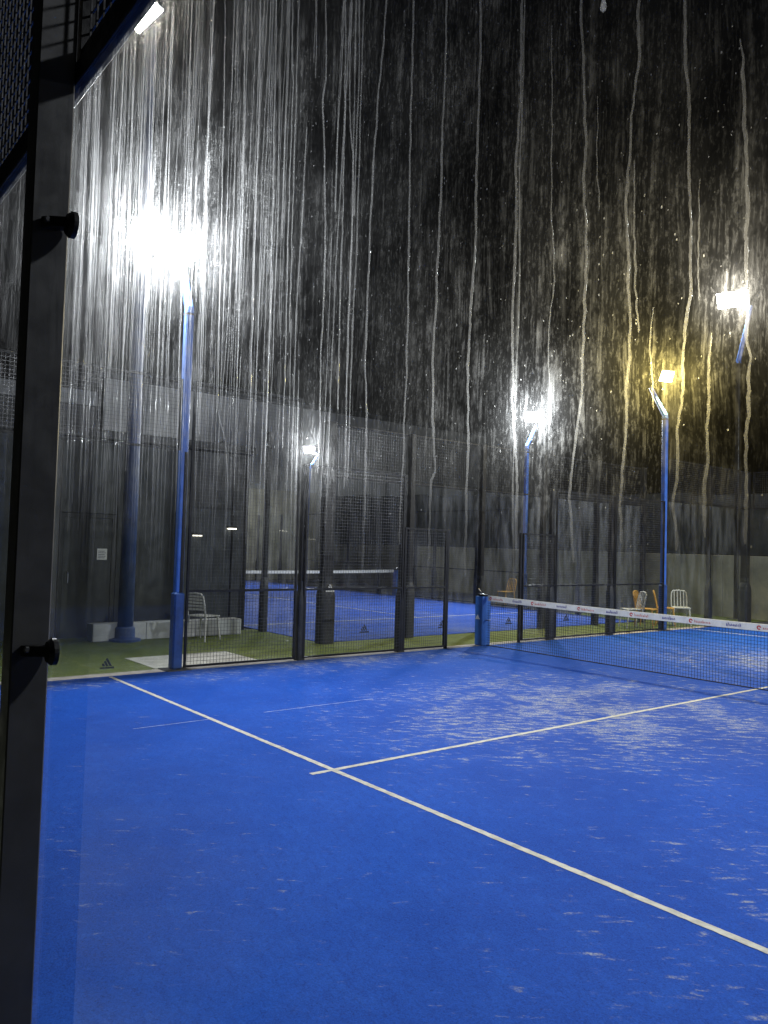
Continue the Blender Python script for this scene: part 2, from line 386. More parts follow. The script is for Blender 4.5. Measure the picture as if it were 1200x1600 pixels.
# ------------------------------------------------------------------ fence / glass walls
def along(axis, c, a0, a1, o0, o1, z0, z1):
    return (c + o0, c + o1, a0, a1, z0, z1) if axis == 'y' else (a0, a1, c + o0, c + o1, z0, z1)
def wire_panel(root, axis, c, a0, a1, z0, z1, o=0.0, pitch=.05, t=.0036, rails=(), frame=.03, cross=True):
    """welded wire in a slim steel frame"""
    mb = MB(); n = max(1, round((a1 - a0) / pitch)); k = max(1, round((z1 - z0) / pitch))
    for i in range(1, n): a = a0 + (a1 - a0) * i / n; mb.box(*along(axis, c, a - t / 2, a + t / 2, o - t / 2, o + t / 2, z0, z1))
    for i in range(1, k): z = z0 + (z1 - z0) * i / k; mb.box(*along(axis, c, a0, a1, o + t / 2, o + t * 1.5, z - t / 2, z + t / 2))
    w = stuff(mb.build('wire_mesh', 'wire', root))
    fr = MB(); f = frame
    fr.box(*along(axis, c, a0, a1, o - f / 2, o + f / 2, z0 - f, z0)); fr.box(*along(axis, c, a0, a1, o - f / 2, o + f / 2, z1, z1 + f))
    for r in rails: fr.box(*along(axis, c, a0, a1, o - f / 2 - .003, o + f / 2 + .003, r - f / 2, r + f / 2))
    fr.box(*along(axis, c, a0 - .001, a0 + f, o - f / 2 - .002, o + f / 2 + .002, z0 - f, z1 + f)); fr.box(*along(axis, c, a1 - f, a1 + .001, o - f / 2 - .002, o + f / 2 + .002, z0 - f, z1 + f))
    fr.build('mesh_frame', 'black', root)
    return w
def pane(root, axis, c, a0, a1, z0, z1, mat='glassfar', th=.012, wetside=None):
    mb = MB(); mb.box(*along(axis, c, a0 + .005, a1 - .005, -th / 2, th / 2, z0, z1))
    if wetside:   # the face towards the court carries the rain
        idx = {'+y': 4, '-y': 2, '+x': 3, '-x': 5}[wetside]; mb.mi[idx] = 1
        return mb.build('glass_pane', [mat, 'wet'], root)
    return mb.build('glass_pane', mat, root)
def post(root, axis, c, a, side, w=.08, d=.09, h=4.0, pad=None, gap=.010, mat='black', sticker=False):
    """upright steel post outside the glass, wrapped low down by a wider shouldered pad"""
    o0, o1 = (gap, gap + d) if side > 0 else (-gap - d, -gap)
    x0, x1, y0, y1, _, _ = along(axis, c, a - w / 2, a + w / 2, o0, o1, 0, 1)
    po = MB().cbox(x0, x1, y0, y1, -.02, h, .004).build('post', mat, root)
    if pad:
        pw, pd = pad, max(d + .05, pad * .8); mid = (o0 + o1) / 2
        prof = [(0, 1.0), (.86, 1.0), (.96, .9), (1.08, .58), (1.16, w / pw + .06), (1.2, w / pw + .05)]
        v = []; nn = 12
        for z, s_ in prof:
            for j in range(nn):
                t_ = 2 * math.pi * (j + .5) / nn; ca, sa = math.cos(t_), math.sin(t_)
                e = .45; aa = math.copysign(abs(ca) ** e, ca) * pw / 2 * s_; oo = math.copysign(abs(sa) ** e, sa) * pd / 2 * max(s_, (d + .02) / pd)
                v.append((c + mid + oo, a + aa, z) if axis == 'y' else (a + aa, c + mid + oo, z))
        f = [(r * nn + j, r * nn + (j + 1) % nn, (r + 1) * nn + (j + 1) % nn, (r + 1) * nn + j) for r in range(len(prof) - 1) for j in range(nn)]
        f += [tuple(range(nn)), tuple((len(prof) - 1) * nn + j for j in range(nn))]
        mb = MB(); mb.add(v, f); mb.build('pad', 'pad', po)
    return po

# --- the near back wall the camera looks through
back = thing('glass_wall', 'near glass wall streaked with rain, black post and wire mesh above', 'glass wall', (0, -10, 0))
BX = [-5.04, -3.04, -1.04, .96, 2.96, 4.96]
panes = []
for i in range(5):
    panes.append(pane(back, 'x', -10, BX[i], BX[i + 1], .03, 3.03, 'glass', wetside='+y'))
    wire_panel(back, 'x', -10, BX[i] + .02, BX[i + 1] - .02, 3.09, 3.97, .012, .05, .0045, frame=.03, rails=())
MB().cbox(-5.08, 5.0, -10.012, -9.974, 2.996, 3.058, .003).build('beam', 'black', back)
posts = []
for x in BX:
    po = MB().cbox(x - .04, x + .04, -10.105, -10.012, -.02, 4.02, .0035).build('post', 'steel', back); posts.append(po)
    for z in (.45, 1.50, 2.60):
        for sgn in ((1,) if x < 4.9 else ()):
            fx = x + sgn * .04
            cl = MB()
            # bolted foot, bent arm and the round jaw that grips the edge of the pane
            plan = [(.001, -.080), (.010, -.084), (.030, -.066), (.050, -.036), (.064, -.020), (.064, -.013), (.022, -.013), (.020, -.026), (.010, -.040), (.001, -.044)]
            cl.prism([(sgn * a_, b_) for a_, b_ in (plan if sgn > 0 else plan[::-1])], .026, Matrix.Translation((fx, -10, z - .013)))
            cl.lathe([(.010, -.022), (.026, -.018), (.034, -.008), (.034, .0035)], (fx + sgn * .044, -10.0125, z - .002), 'y', 20)
            co = cl.build('clamp', 'black', po)
            MB().lathe([(.009, 0), (.009, .007), (.006, .009)], (fx + .020 * sgn, -10.072, z + .004), 'x', 6).build('bolt', 'steel', po)

# --- left side, near half: stacked glass by the corner, then wire fence up to the gate opening
sideA = thing('side_fence', 'left side fence before the net, tall glass then black wire mesh to the opening', 'fence', (-5.05, -5.5, 0), 'court side fences')
SX = -5.05
for a0, a1 in ((-9.98, -8.0), (-8.0, -6.08)):
    pane(sideA, 'y', SX, a0, a1, .03, 1.996); pane(sideA, 'y', SX, a0, a1, 2.004, 2.99)
    wire_panel(sideA, 'y', SX, a0, a1, 3.04, 3.97, 0)
for a0, a1, zt in ((-5.92, -4.0, 3.97), (-4.0, -2.0, 2.97), (-2.0, -1.0, 2.07)):
    wire_panel(sideA, 'y', SX, a0 + .01, a1 - (.12 if zt > 3 else .01), .06, zt, 0, rails=(1.08,))
for a in (-8.0,): post(sideA, 'y', SX, a, -1, h=4.0)
post(sideA, 'y', SX, -5.98, -1, w=.05, d=.05, h=3.0)
for a in (-4.0, -2.0): post(sideA, 'y', SX, a, -1, w=.085, d=.085, h=3.0, pad=.15)
post(sideA, 'y', SX, -.98, -1, w=.05, d=.05, h=2.1, gap=-.02)
st = MB(); logo(st, (SX + .010, -6.97, .13), (0, 1, 0), (0, 0, 1), .17)
st.build('sticker', 'darkprint', sideA.children[0])

sideB = thing('side_fence', 'left side fence beyond the net, black wire mesh then glass to the far corner', 'fence', (-5.05, 5.5, 0), 'court side fences')
for a0, a1 in ((6.08, 8.0), (8.0, 9.98)):
    pane(sideB, 'y', SX, a0, a1, .03, 1.996); pane(sideB, 'y', SX, a0, a1, 2.004, 2.99)
    wire_panel(sideB, 'y', SX, a0, a1, 3.04, 3.97, 0)
for a0, a1, zt in ((1.0, 2.0, 2.07), (2.0, 4.0, 2.97), (4.0, 5.92, 2.97)):
    wire_panel(sideB, 'y', SX, a0 + .01, a1 - .01, .06, zt, 0, rails=(1.08,))
post(sideB, 'y', SX, .95, -1, w=.05, d=.05, h=2.1, gap=-.02)
for a in (2.0, 4.0): post(sideB, 'y', SX, a - .08, -1, w=.085, d=.085, h=3.0, pad=.17)
post(sideB, 'y', SX, 8.0, -1, w=.08, d=.085, h=4.0, pad=.19)
post(sideB, 'y', SX, 9.93, -1, w=.17, d=.17, h=4.0, pad=.32)

farw = thing('glass_wall', 'far glass end wall across the court behind the net', 'glass wall', (0, 10, 0))
FX = [-5.0, -3.0, -1.0, 1.0, 3.0, 5.0]
for i in range(5):
    pane(farw, 'x', 10, FX[i] + .03, FX[i + 1], .03, 2.99); wire_panel(farw, 'x', 10, FX[i] + .02, FX[i + 1] - .02, 3.04, 3.97, 0)
for x in FX[1:]: post(farw, 'x', 10, x, 1, pad=.19)

# --- neighbouring court
w2 = thing('glass_wall', 'glass end wall of the neighbouring court with padded black posts', 'glass wall', (C2X, 2.5, 0))
ys = [C2Y0 + 2 * i for i in range(6)]
for i in range(5):
    pa = pane(w2, 'y', C2X, ys[i], ys[i + 1], .03, 2.99); wire_panel(w2, 'y', C2X, ys[i] + .02, ys[i + 1] - .02, 3.04, 3.97, 0, pitch=.06)
    if i < 4:
        st = MB(); logo(st, (C2X + .010, ys[i] + .96, .17), (0, 1, 0), (0, 0, 1), .20); st.build('sticker', 'darkprint', pa)
for i, y in enumerate(ys):
    if i == 0:
        po = post(w2, 'y', C2X, y, 1, w=.19, d=.16, h=4.0, pad=.31)
        st = MB(); logo(st, (C2X + .222, y, .96), (0, 1, 0), (0, 0, 1), .17); st.build('logo', 'whiteprint', po)
    else: post(w2, 'y', C2X, y, 1, w=.11, d=.10, pad=.22 if i == 1 else .165)
w2s = thing('side_fence', 'near side wall of the neighbouring court, glass beside the dark building', 'fence', (C2X - 4, C2Y0, 0))
for x1, x0 in ((C2X - .1, C2X - 2), (C2X - 2, C2X - 4)):
    pane(w2s, 'x', C2Y0, x0, x1, .03, 2.99)
wire_panel(w2s, 'x', C2Y0, C2X - 9, C2X - 4.05, .06, 2.97, 0, rails=(1.08,), pitch=.06)
for x in (C2X - 2, C2X - 4): post(w2s, 'x', C2Y0, x, -1, w=.10, d=.09, h=4.0, pad=.17)
w2n = thing('side_fence', 'far side fence of the neighbouring court, glass and wire mesh', 'fence', (C2X - 10, C2Y1, 0))
for x1, x0 in ((C2X - .05, C2X - 2), (C2X - 2, C2X - 3.92), (C2X - 18, C2X - 16.1), (C2X - 20, C2X - 18)):
    x0, x1 = min(x0, x1), max(x0, x1); pane(w2n, 'x', C2Y1, x0, x1, .03, 2.99)
for x0, x1 in ((C2X - 9, C2X - 4.1), (C2X - 15.9, C2X - 11)): wire_panel(w2n, 'x', C2Y1, x0, x1, .06, 2.97, 0, rails=(1.08,), pitch=.07)
for x in (C2X - 2, C2X - 6, C2X - 8, C2X - 9, C2X - 11, C2X - 13, C2X - 18, C2X - 20): post(w2n, 'x', C2Y1, x, 1, w=.09, d=.08, h=3.0, pad=.16)

# ------------------------------------------------------------------ nets
def net(label, axis, c, a0, a1, prints, pitch=.045):
    mid = (a0 + a1) / 2; root = thing('padel_net', label, 'net', (c, mid, 0) if axis == 'y' else (mid, c, 0))
    L = a1 - a0
    def top(a): return .88 + .04 * ((a - mid) / (L / 2)) ** 2
    mb = MB(); n = int(L / pitch); t = .0035
    for i in range(1, n): a = a0 + L * i / n; mb.box(*along(axis, c, a - t / 2, a + t / 2, -t / 2, t / 2, .012, top(a) - .05))
    for k in range(19):
        z = .014 + k * pitch
        for j in range(10):
            b0, b1 = a0 + L * j / 10, a0 + L * (j + 1) / 10
            if z < top(b1) - .04: mb.box(*along(axis, c, b0, b1, t / 2, t * 1.5, z - t / 2, z + t / 2))
    stuff(mb.build('net_mesh', 'net', root))
    bd = MB(); N = 24; v = []
    for i in range(N + 1):
        a = a0 + .02 + (L - .04) * i / N; zt = top(a)
        for o_, z_ in ((-.008, zt - .098), (-.008, zt - .004), (0, zt), (.008, zt - .004), (.008, zt - .098), (0, zt - .10)):
            v.append((a, c + o_, z_) if axis == 'x' else (c + o_, a, z_))
    f = [(i * 6 + j, i * 6 + (j + 1) % 6, (i + 1) * 6 + (j + 1) % 6, (i + 1) * 6 + j) for i in range(N) for j in range(6)] + [tuple(range(6)), tuple(N * 6 + j for j in range(6))]
    bd.add(v, f); band = bd.build('band', 'band', root)
    MB().box(*along(axis, c, a0, a1, -.006, .006, .006, .018)).build('bottom_cord', 'net', root)
    for sgn, a in ((-1, a0), (1, a1)):
        b0, b1 = (a - .20, a - .01) if sgn < 0 else (a + .01, a + .20)
        mb = MB(); bx = along(axis, c, b0, b1, -.11, .11, 0, .93)
        mb.cbox(bx[0], bx[1], bx[2], bx[3], .0, .90, .012); po = mb.build('net_post', 'bluepad', root)
        bx = along(axis, c, b0 + .02, b1 + .0, -.05, .05, .90, .935); MB().box(*bx).build('post_cap', 'black', po)
        am = (b0 + b1) / 2
        h = [(am - sgn * .05, 0, .93), (am, 0, .95), (am + sgn * .09, 0, 1.03)]
        MB().tube([(q[0], c - .03, q[2]) if axis == 'x' else (c - .03, q[0], q[2]) for q in h], .009, 8).build('crank', 'alu', po)
        if prints and sgn < 0:
            st = MB(); logo(st, (am - .02, c - .112, .50), (1, 0, 0), (0, 0, 1), .10); st.build('logo', 'whiteprint', po)
            MB().box(b1 - .02, b1 + .10, c - .02, c + .0, .455, .475).build('hook', 'alu', po)
    if prints:
        rng = random.Random(3)
        for k in range(-5, 6):
            x = k * .985 + .02; z = top(x) - .052; tl = (top(x + .2) - top(x)) / .2
            if abs(x) > 4.92: continue
            B = basis((x, c - .0085, z), (1, 0, tl), (0, 0, 1)); r_ = MB()
            ring = [(math.cos(a) * .030, math.sin(a) * .030) for a in [2 * math.pi * j / 16 for j in range(16)]]
            for j in range(14):
                a, b = ring[j], ring[j + 1]; r_.prism([a, b, (b[0] * .42, b[1] * .42), (a[0] * .42, a[1] * .42)][::-1], .0015, B)
            r_.build('round_mark', 'red', band)
            if x + .33 < 4.9: p_ = MB(); strokes(p_, (x + .055, c - .0085, z - .020 + tl * .05), (1, 0, tl), (0, 0, 1), .25, .042, 10, rng); p_.build('red_lettering', 'redpale', band)
            if x + .75 < 4.9: n_ = MB(); strokes(n_, (x + .53, c - .0085, top(x + .53) - .07), (1, 0, tl), (0, 0, 1), .215, .05, 9, rng); n_.build('navy_lettering', 'navy', band)
    return root
net('padel net with printed white band and blue padded posts across the near court', 'x', 0.0, -5.0, 5.0, True)
net('distant plain white banded net on the neighbouring court', 'y', C2X - 10, C2Y0 + .05, C2Y1 - .05, False, .07)

# ------------------------------------------------------------------ floodlights
def flood(root, c, aim, w, h, col, st, name='lamp_head', upv=(0, 0, 1)):
    """LED floodlight: finned housing, glowing front, yoke"""
    aim = Vector(aim).normalized(); c = Vector(c); ux = Vector(upv).cross(aim).normalized(); uy = aim.cross(ux)
    B = Matrix.Identity(4)
    for i in range(3): B[i][0] = ux[i]; B[i][1] = uy[i]; B[i][2] = aim[i]; B[i][3] = c[i]
    mb = MB(); mb.box(-w / 2, w / 2, -h / 2, h / 2, -.07, -.004, M4=B)
    for k in range(7): x = -w / 2 + w * (k + .5) / 7; mb.box(x - .006, x + .006, -h / 2 + .01, h / 2 - .01, -.11, -.071, M4=B)
    for s_ in (-1, 1): mb.box(s_ * w / 2, s_ * (w / 2 + .012), -.02, .02, -.15, -.01, M4=B)
    hd = mb.build(name, 'steel', root)
    e = MB(); i_ = .012; q_ = [(-w / 2 + i_, -h / 2 + i_), (w / 2 - i_, -h / 2 + i_), (w / 2 - i_, h / 2 - i_), (-w / 2 + i_, h / 2 - i_)]
    e.add([tuple(B @ Vector((a_, b_, .001))) for a_, b_ in q_], [(0, 1, 2, 3)])
    rim = MB()
    for a0_, a1_, b0_, b1_ in ((-w / 2, w / 2, -h / 2, -h / 2 + i_), (-w / 2, w / 2, h / 2 - i_, h / 2), (-w / 2, -w / 2 + i_, -h / 2 + i_, h / 2 - i_), (w / 2 - i_, w / 2, -h / 2 + i_, h / 2 - i_)): rim.box(a0_, a1_, b0_, b1_, -.0035, .010, M4=B)
    rim.build('rim', 'steel', hd)
    e.build('lamp_glass', emit('lamp_glow', col, st * LAMP), hd)
    return hd
def pole(label, x, y, bend, tip, heads, w=.108, pad=True, mat='bluepaint', shaft=None, group='blue floodlight poles'):
    root = thing('light_pole', label, 'light pole', (x, y, 0), group)
    ht = bend; mb = MB()
    mb.cbox(x - w / 2, x + w / 2, y - w / 2, y + w / 2, -.015, ht, .012)
    p = mb.build('pole', shaft or mat, root)
    tv = Vector(tip)
    MB().tube([(x, y, ht - .05), (x, y, ht + .02), ((x + tip[0]) / 2, (y + tip[1]) / 2, (ht + tip[2]) / 2), tip], [w * .62, w * .60, w * .5, w * .42], 8).build('bent_arm', mat, root)
    MB().box(x - w * .56, x + w * .56, y - w * .56, y + w * .56, ht - .08, ht - .055).build('collar', 'steel', root)
    MB().cbox(x - .17, x + .17, y - .17, y + .17, -.004, .012, .003).build('base_plate', 'steel', root)
    if pad: MB().cbox(x - w / 2 - .02, x + w / 2 + .02, y - w / 2 - .02, y + w / 2 + .02, .014, 1.06, .02).build('pad', 'polepad', root)
    cs = [Vector(h_[0]) for h_ in heads]
    cm = sum(cs, Vector((0, 0, 0))) / len(cs)
    br = MB(); back_ = [q - Vector(h_[1]).normalized() * .12 for q, h_ in zip(cs, heads)]
    for q in back_: br.tube([tuple(tv - Vector((0, 0, .02))), tuple(q)], .02, 6)
    br.build('bracket', 'steel', root)
    for c_, aim, hw, hh, col, st_ in heads: flood(root, c_, aim, hw, hh, col, st_)
    return root
WHT = (.93, .97, 1.0); YEL = (1.0, .78, .22); WRM = (1.0, .93, .80)
A = 1200
pole('nearest blue light pole with glaring twin floodlights at the end of the side glass', -5.12, -6.0, 5.0, (-5.40, -6.0, 5.74),
     [((-5.24, -6.62, 5.92), (1, .15, -.62), .50, .38, WHT, A * .5), ((-5.22, -6.10, 5.86), (1, .25, -.62), .50, .38, WHT, A * .5)])
pole('blue light pole with yellowish lamp and bent top beyond the net', -5.12, 6.0, 5.0, (-5.52, 6.0, 5.74),
     [((-5.10, 6.0, 5.95), (1, -.35, -.62), .36, .27, YEL, A * 2.3)])
pole('blue light pole on the near right side, out of the picture', 5.15, -6.0, 5.0, (5.45, -6.0, 5.74),
     [((5.28, -6.0, 5.95), (-1, .1, -.7), .46, .36, WHT, A * .55)])
pole('blue light pole on the far right side, out of the picture', 5.15, 6.0, 5.0, (5.45, 6.0, 5.74),
     [((5.28, 6.0, 5.95), (-1, -.15, -.7), .50, .40, WHT, A * 1.6)])
pole('blue light pole with bright white lamp behind the neighbouring court', -10.85, 7.72, 4.9, (-10.80, 8.08, 5.62),
     [((-10.86, 7.9, 5.86), (.25, -1, -.55), .46, .34, WHT, A * 1.7)])
pole('farthest small light pole with white lamp across the neighbouring court', -22.9, 7.72, 4.9, (-22.8, 8.1, 5.55),
     [((-23.2, 7.9, 5.78), (.9, -.8, -.40), .44, .30, WHT, A * 1.5), ((-22.7, 7.9, 5.75), (-1, -.9, -.25), .40, .28, WHT, A * .7)])  # second head is added, turned west to light the hall front
pole('tall blue light pole with wide rectangular lamp behind the far corner', -5.95, 11.05, 7.3, (-5.55, 10.95, 8.80),
     [((-6.06, 10.9, 9.08), (.35, -1, -1.25), .84, .52, WRM, A * .32)], pad=False, shaft='black')
mast = thing('floodlight_mast', 'thick tall blue mast in front of the dark building', 'mast', (-8.42, -5.46, 0))
MB().tube([(-8.42, -5.46, -.02), (-8.42, -5.46, 3), (-8.42, -5.46, 7), (-8.42, -5.46, 11.0)], [.135, .125, .11, .09], 20).build('shaft', 'mastblue', mast, True)
MB().lathe([(.27, -.02), (.27, .03), (.17, .05), (.165, .22), (.135, .25)], (-8.42, -5.46, 0), 'z', 20).build('base', 'mastblue', mast)
flood(mast, (-8.24, -5.60, 11.0), (.80, -.62, -.02), .62, .24, WRM, A * .16, upv=tuple(up * .7 - rt * .7))

# ------------------------------------------------------------------ rain on the near pane
def px(u, v, Y=-9.9935):
    d = fw * FPX + rt * (u - 600) - up * (v - 800); t = (Y - CAM[1]) / d.y
    return Vector(CAM) + d * t
RIV = [  # runs read off the photograph as paths down the glass
 ([(606, -20), (600, 60), (590, 170), (583, 260), (578, 350), (575, 440), (571, 560), (573, 620), (573, 680), (570, 760), (568, 830), (566, 900)], 1.0),
 ([(646, -20), (644, 100), (641, 200), (640, 290), (638, 400), (636, 560), (631, 660), (628, 760), (625, 850)], .9),
 ([(697, -20), (697, 60), (694, 150), (690, 260), (686, 350), (682, 480), (677, 560), (676, 650), (679, 710), (680, 738), (674, 750), (671, 820), (669, 890)], 1.0),
 ([(752, -20), (752, 60), (750, 130), (748, 200), (744, 300), (742, 400), (735, 500), (731, 600), (731, 680), (731, 740), (729, 800), (727, 900)], 1.0),
 ([(816, -20), (815, 60), (815, 130), (810, 200), (807, 250), (807, 330), (805, 400), (802, 480), (802, 560), (800, 640), (806, 720), (808, 780), (807, 860)], .95),
 ([(909, -20), (909, 40), (912, 90), (916, 170), (913, 280), (915, 360), (915, 440), (913, 520), (910, 610), (903, 660), (897, 700), (893, 735), (890, 780), (892, 820), (895, 850), (896, 880)], .9),
 ([(999, -20), (998, 80), (990, 150), (986, 200), (981, 260), (979, 310), (981, 370), (983, 440), (984, 490), (982, 560), (980, 620), (978, 670), (974, 710), (972, 750), (970, 800), (970, 850)], .9),
 ([(1071, -20), (1070, 100), (1077, 150), (1075, 220), (1075, 300), (1080, 350), (1078, 400), (1078, 450), (1072, 520), (1067, 570), (1065, 620), (1058, 680), (1056, 730), (1053, 780), (1057, 860)], .9),
 ([(1156, 60), (1160, 110), (1163, 180), (1165, 230), (1168, 330), (1166, 440), (1168, 520), (1172, 560), (1170, 620), (1166, 680), (1165, 760), (1162, 850)], .95),
 ([(1093, 280), (1091, 340), (1090, 400), (1092, 470)], .45), ([(990, 250), (992, 330), (993, 430), (997, 520)], .6),
 ([(540, -20), (540, 120), (538, 220), (536, 300), (534, 400), (531, 520), (528, 640)], .85),
 ([(549, -20), (547, 130), (548, 200), (552, 250), (551, 330), (548, 420), (545, 520), (541, 620)], .75),
 ([(508, -20), (510, 60), (509, 120), (504, 165), (507, 230), (508, 330), (507, 420), (505, 480), (501, 560), (500, 640), (497, 740)], .9),
 ([(457, -20), (456, 90), (458, 130), (456, 210), (452, 300), (449, 420), (446, 560), (442, 700)], .8), ([(468, -20), (464, 100), (463, 180), (459, 260), (456, 400), (452, 520)], .7),
 ([(432, -20), (431, 100), (428, 200), (427, 300), (424, 400), (421, 520), (417, 640), (414, 720)], .95), ([(407, -20), (406, 140), (404, 200), (400, 300), (397, 420), (393, 560), (388, 740), (384, 850)], 1.0),
 ([(384, -20), (382, 150), (379, 300), (374, 450), (370, 600), (366, 760)], .8), ([(352, -20), (350, 150), (347, 300), (343, 480), (340, 640), (352, 690), (356, 760), (352, 860)], .8),
 ([(330, -20), (326, 160), (322, 330), (318, 500), (312, 680)], .8), ([(300, -20), (296, 180), (291, 330), (283, 480), (278, 620), (274, 800)], .8),
 ([(268, 10), (262, 200), (256, 330), (248, 520), (240, 700), (236, 840)], .9), ([(238, 40), (233, 220), (228, 420), (221, 600), (217, 760), (213, 900)], .8),
 ([(212, 60), (205, 260), (199, 430), (190, 620), (186, 790)], .8), ([(180, 90), (174, 270), (168, 450), (162, 640)], .8), ([(150, 120), (146, 300), (140, 500), (134, 700)], .8),
 ([(862, 40), (864, 160), (862, 300), (866, 430), (858, 520), (860, 640)], .45), ([(934, 150), (934, 240), (936, 330)], .4), ([(1110, 520), (1106, 640), (1102, 760), (1100, 840)], .8),
 ([(1020, 480), (1018, 560), (1020, 640)], .5)]
def rivulet(pts, wd):
    """a half-round thread of water, a little uneven in width"""
    fine = []
    for i in range(len(pts) - 1):
        a, b = pts[i], pts[i + 1]; n = max(2, int(abs(b[1] - a[1]) / 9))
        for k in range(n):
            t = k / n; s_ = t * t * (3 - 2 * t); fine.append((a[0] + (b[0] - a[0]) * (.5 * t + .5 * s_), a[1] + (b[1] - a[1]) * t))
    fine.append(pts[-1]); v, f = [], []; wob = 0.0; wv = 1.0
    for i, (u, vv) in enumerate(fine):
        c = px(u, vv); wv = wv * .6 + .4 * random.uniform(.45, 1.45); w = .0017 * wd * wv * (1 if i < len(fine) - 1 else .4); wob = wob * .75 + random.uniform(-.0009, .0009); w *= min(1, .25 + i * .12) if pts[0][1] > 0 else 1
        c.x += wob
        for k in range(5):
            t = math.pi * k / 4; v.append((c.x - math.cos(t) * w, -9.9938 + math.sin(t) * .0013 * wd, c.z))
    for i in range(len(fine) - 1):
        for k in range(4): f.append((i * 5 + k, i * 5 + k + 1, i * 5 + 5 + k + 1, i * 5 + 5 + k))
    mb = MB(); mb.add(v, f); return mb
for pts, wd in RIV:
    rivulet(pts, wd).build('water_rivulet', 'rivulet', panes[4], True)
c_ = px(940, 2); MB().lathe([(.0003, .0085), (.0014, .004), (.0026, -.001), (.0033, -.005), (.0026, -.0078), (.0008, -.0092)], (c_.x, -9.9905, c_.z), 'z', 12).build('water_drop', 'drop', panes[4], True)
# finer threads and drops, past counting
rng = random.Random(21)
th = MB()
for k in range(300):
    pi_ = 4 if k < 230 else 3
    x = rng.uniform(BX[pi_] + .04, BX[pi_ + 1] - .02) if k % 4 == 1 else BX[pi_] + .04 + 1.25 * rng.random(); z = 2.98 if rng.random() < .55 else rng.uniform(2.0, 2.95); z1 = max(1.72, z - rng.uniform(.15, 1.2)); w = rng.uniform(.0006, .0018)
    if x > 4.15 and rng.random() < .72: continue
    n = int((z - z1) / .014) + 2; dx = 0.0; k0 = len(th.v); ph = rng.uniform(0, 9); am = rng.uniform(.0005, .003)
    for i in range(n):
        zz = z + (z1 - z) * i / (n - 1); dx = dx * .82 + rng.uniform(-.0004, .0004); x += dx; ww = w * rng.uniform(.5, 1.25); xc = x + math.sin(zz * 7 + ph) * am
        th.v += [(xc - ww, -9.9938, zz), (xc, -9.9938 + w * .6, zz), (xc + ww, -9.9938, zz)]
    for i in range(n - 1):
        a = k0 + i * 3; th.f += [(a, a + 1, a + 4, a + 3), (a + 1, a + 2, a + 5, a + 4)]; th.mi += [0, 0]
stuff(th.build('water_threads', 'thread', panes[4], True))
dr = MB()
for k in range(5200):
    pi_ = 4 if k < 4300 else 3
    x = rng.uniform(BX[pi_] + .03, BX[pi_ + 1] - .02); z = 1.70 + 1.27 * rng.random() ** .8
    if z < 1.9 and rng.random() < .55: continue
    r = rng.choice((.0003, .0004, .0005, .0006, .0008)); k0 = len(dr.v); st_ = rng.uniform(1, 2.2)
    for j in range(5): a = 2 * math.pi * j / 5; dr.v.append((x + math.cos(a) * r, -9.9938, z + math.sin(a) * r * st_))
    dr.v.append((x, -9.9938 + r * .7, z - r * .2)); dr.f += [(k0 + j, k0 + (j + 1) % 5, k0 + 5) for j in range(5)]; dr.mi += [0] * 5
stuff(dr.build('water_drops', 'drop', panes[4], True))

# ------------------------------------------------------------------ perimeter, buildings
pw = thing('boundary_wall', 'grey concrete boundary wall with dark windbreak behind the chairs', 'wall', (-8, 11.6, 0))
x = -27.6
while x < 12:
    MB().cbox(x + .006, min(12, x + 3.0) - .006, 11.5, 11.7, -.02, 1.78, .008).build('concrete_panel', 'concrete', pw)
    x += 3.0
for k in range(10):
    x0 = -27.6 + k * 4; zt = 4.1 - .11 * k
    MB().box(x0 + .04, x0 + 3.96, 11.58, 11.60, 1.80, zt).build('windbreak', 'screen', pw)
    MB().box(x0 - .03, x0 + .03, 11.56, 11.62, 1.781, zt + .05).build('fence_post', 'black', pw)
pw2 = thing('boundary_wall', 'pale lit boundary wall at the far end of the neighbouring court', 'wall', (-28, 4, 0))
for k in range(8):
    y0 = -10 + k * 2.68
    MB().cbox(-28.0, -27.8, y0 + .006, y0 + 2.674, -.02, 4.3, .01).build('concrete_panel', 'concrete', pw2)

hall = thing('sports_hall', 'large pale hall rising behind the dark building', 'building', (-36, 10, 0))
MB().box(-44, -30, 1.4, 32, -.05, 8.9).build('wall', 'palewall', hall)
MB().box(-44.3, -29.8, 1.2, 32.3, 8.905, 9.15).build('roof', 'clad', hall)
for k in range(8): MB().box(-29.98, -29.9, 3.2 + k * 3.6, 3.45 + k * 3.6, -.05, 8.86).build('pilaster', 'fascia', hall)
ann = thing('annexe', 'dark flat roofed annexe with pale fascia left of the hall', 'building', (-36, -8, 0))
MB().box(-42, -30.4, -22, 1.1, -.05, 7.6).build('wall', 'clad', ann)
MB().box(-42.2, -30.2, -22.2, 1.15, 7.605, 8.25).build('fascia', 'fascia', ann)

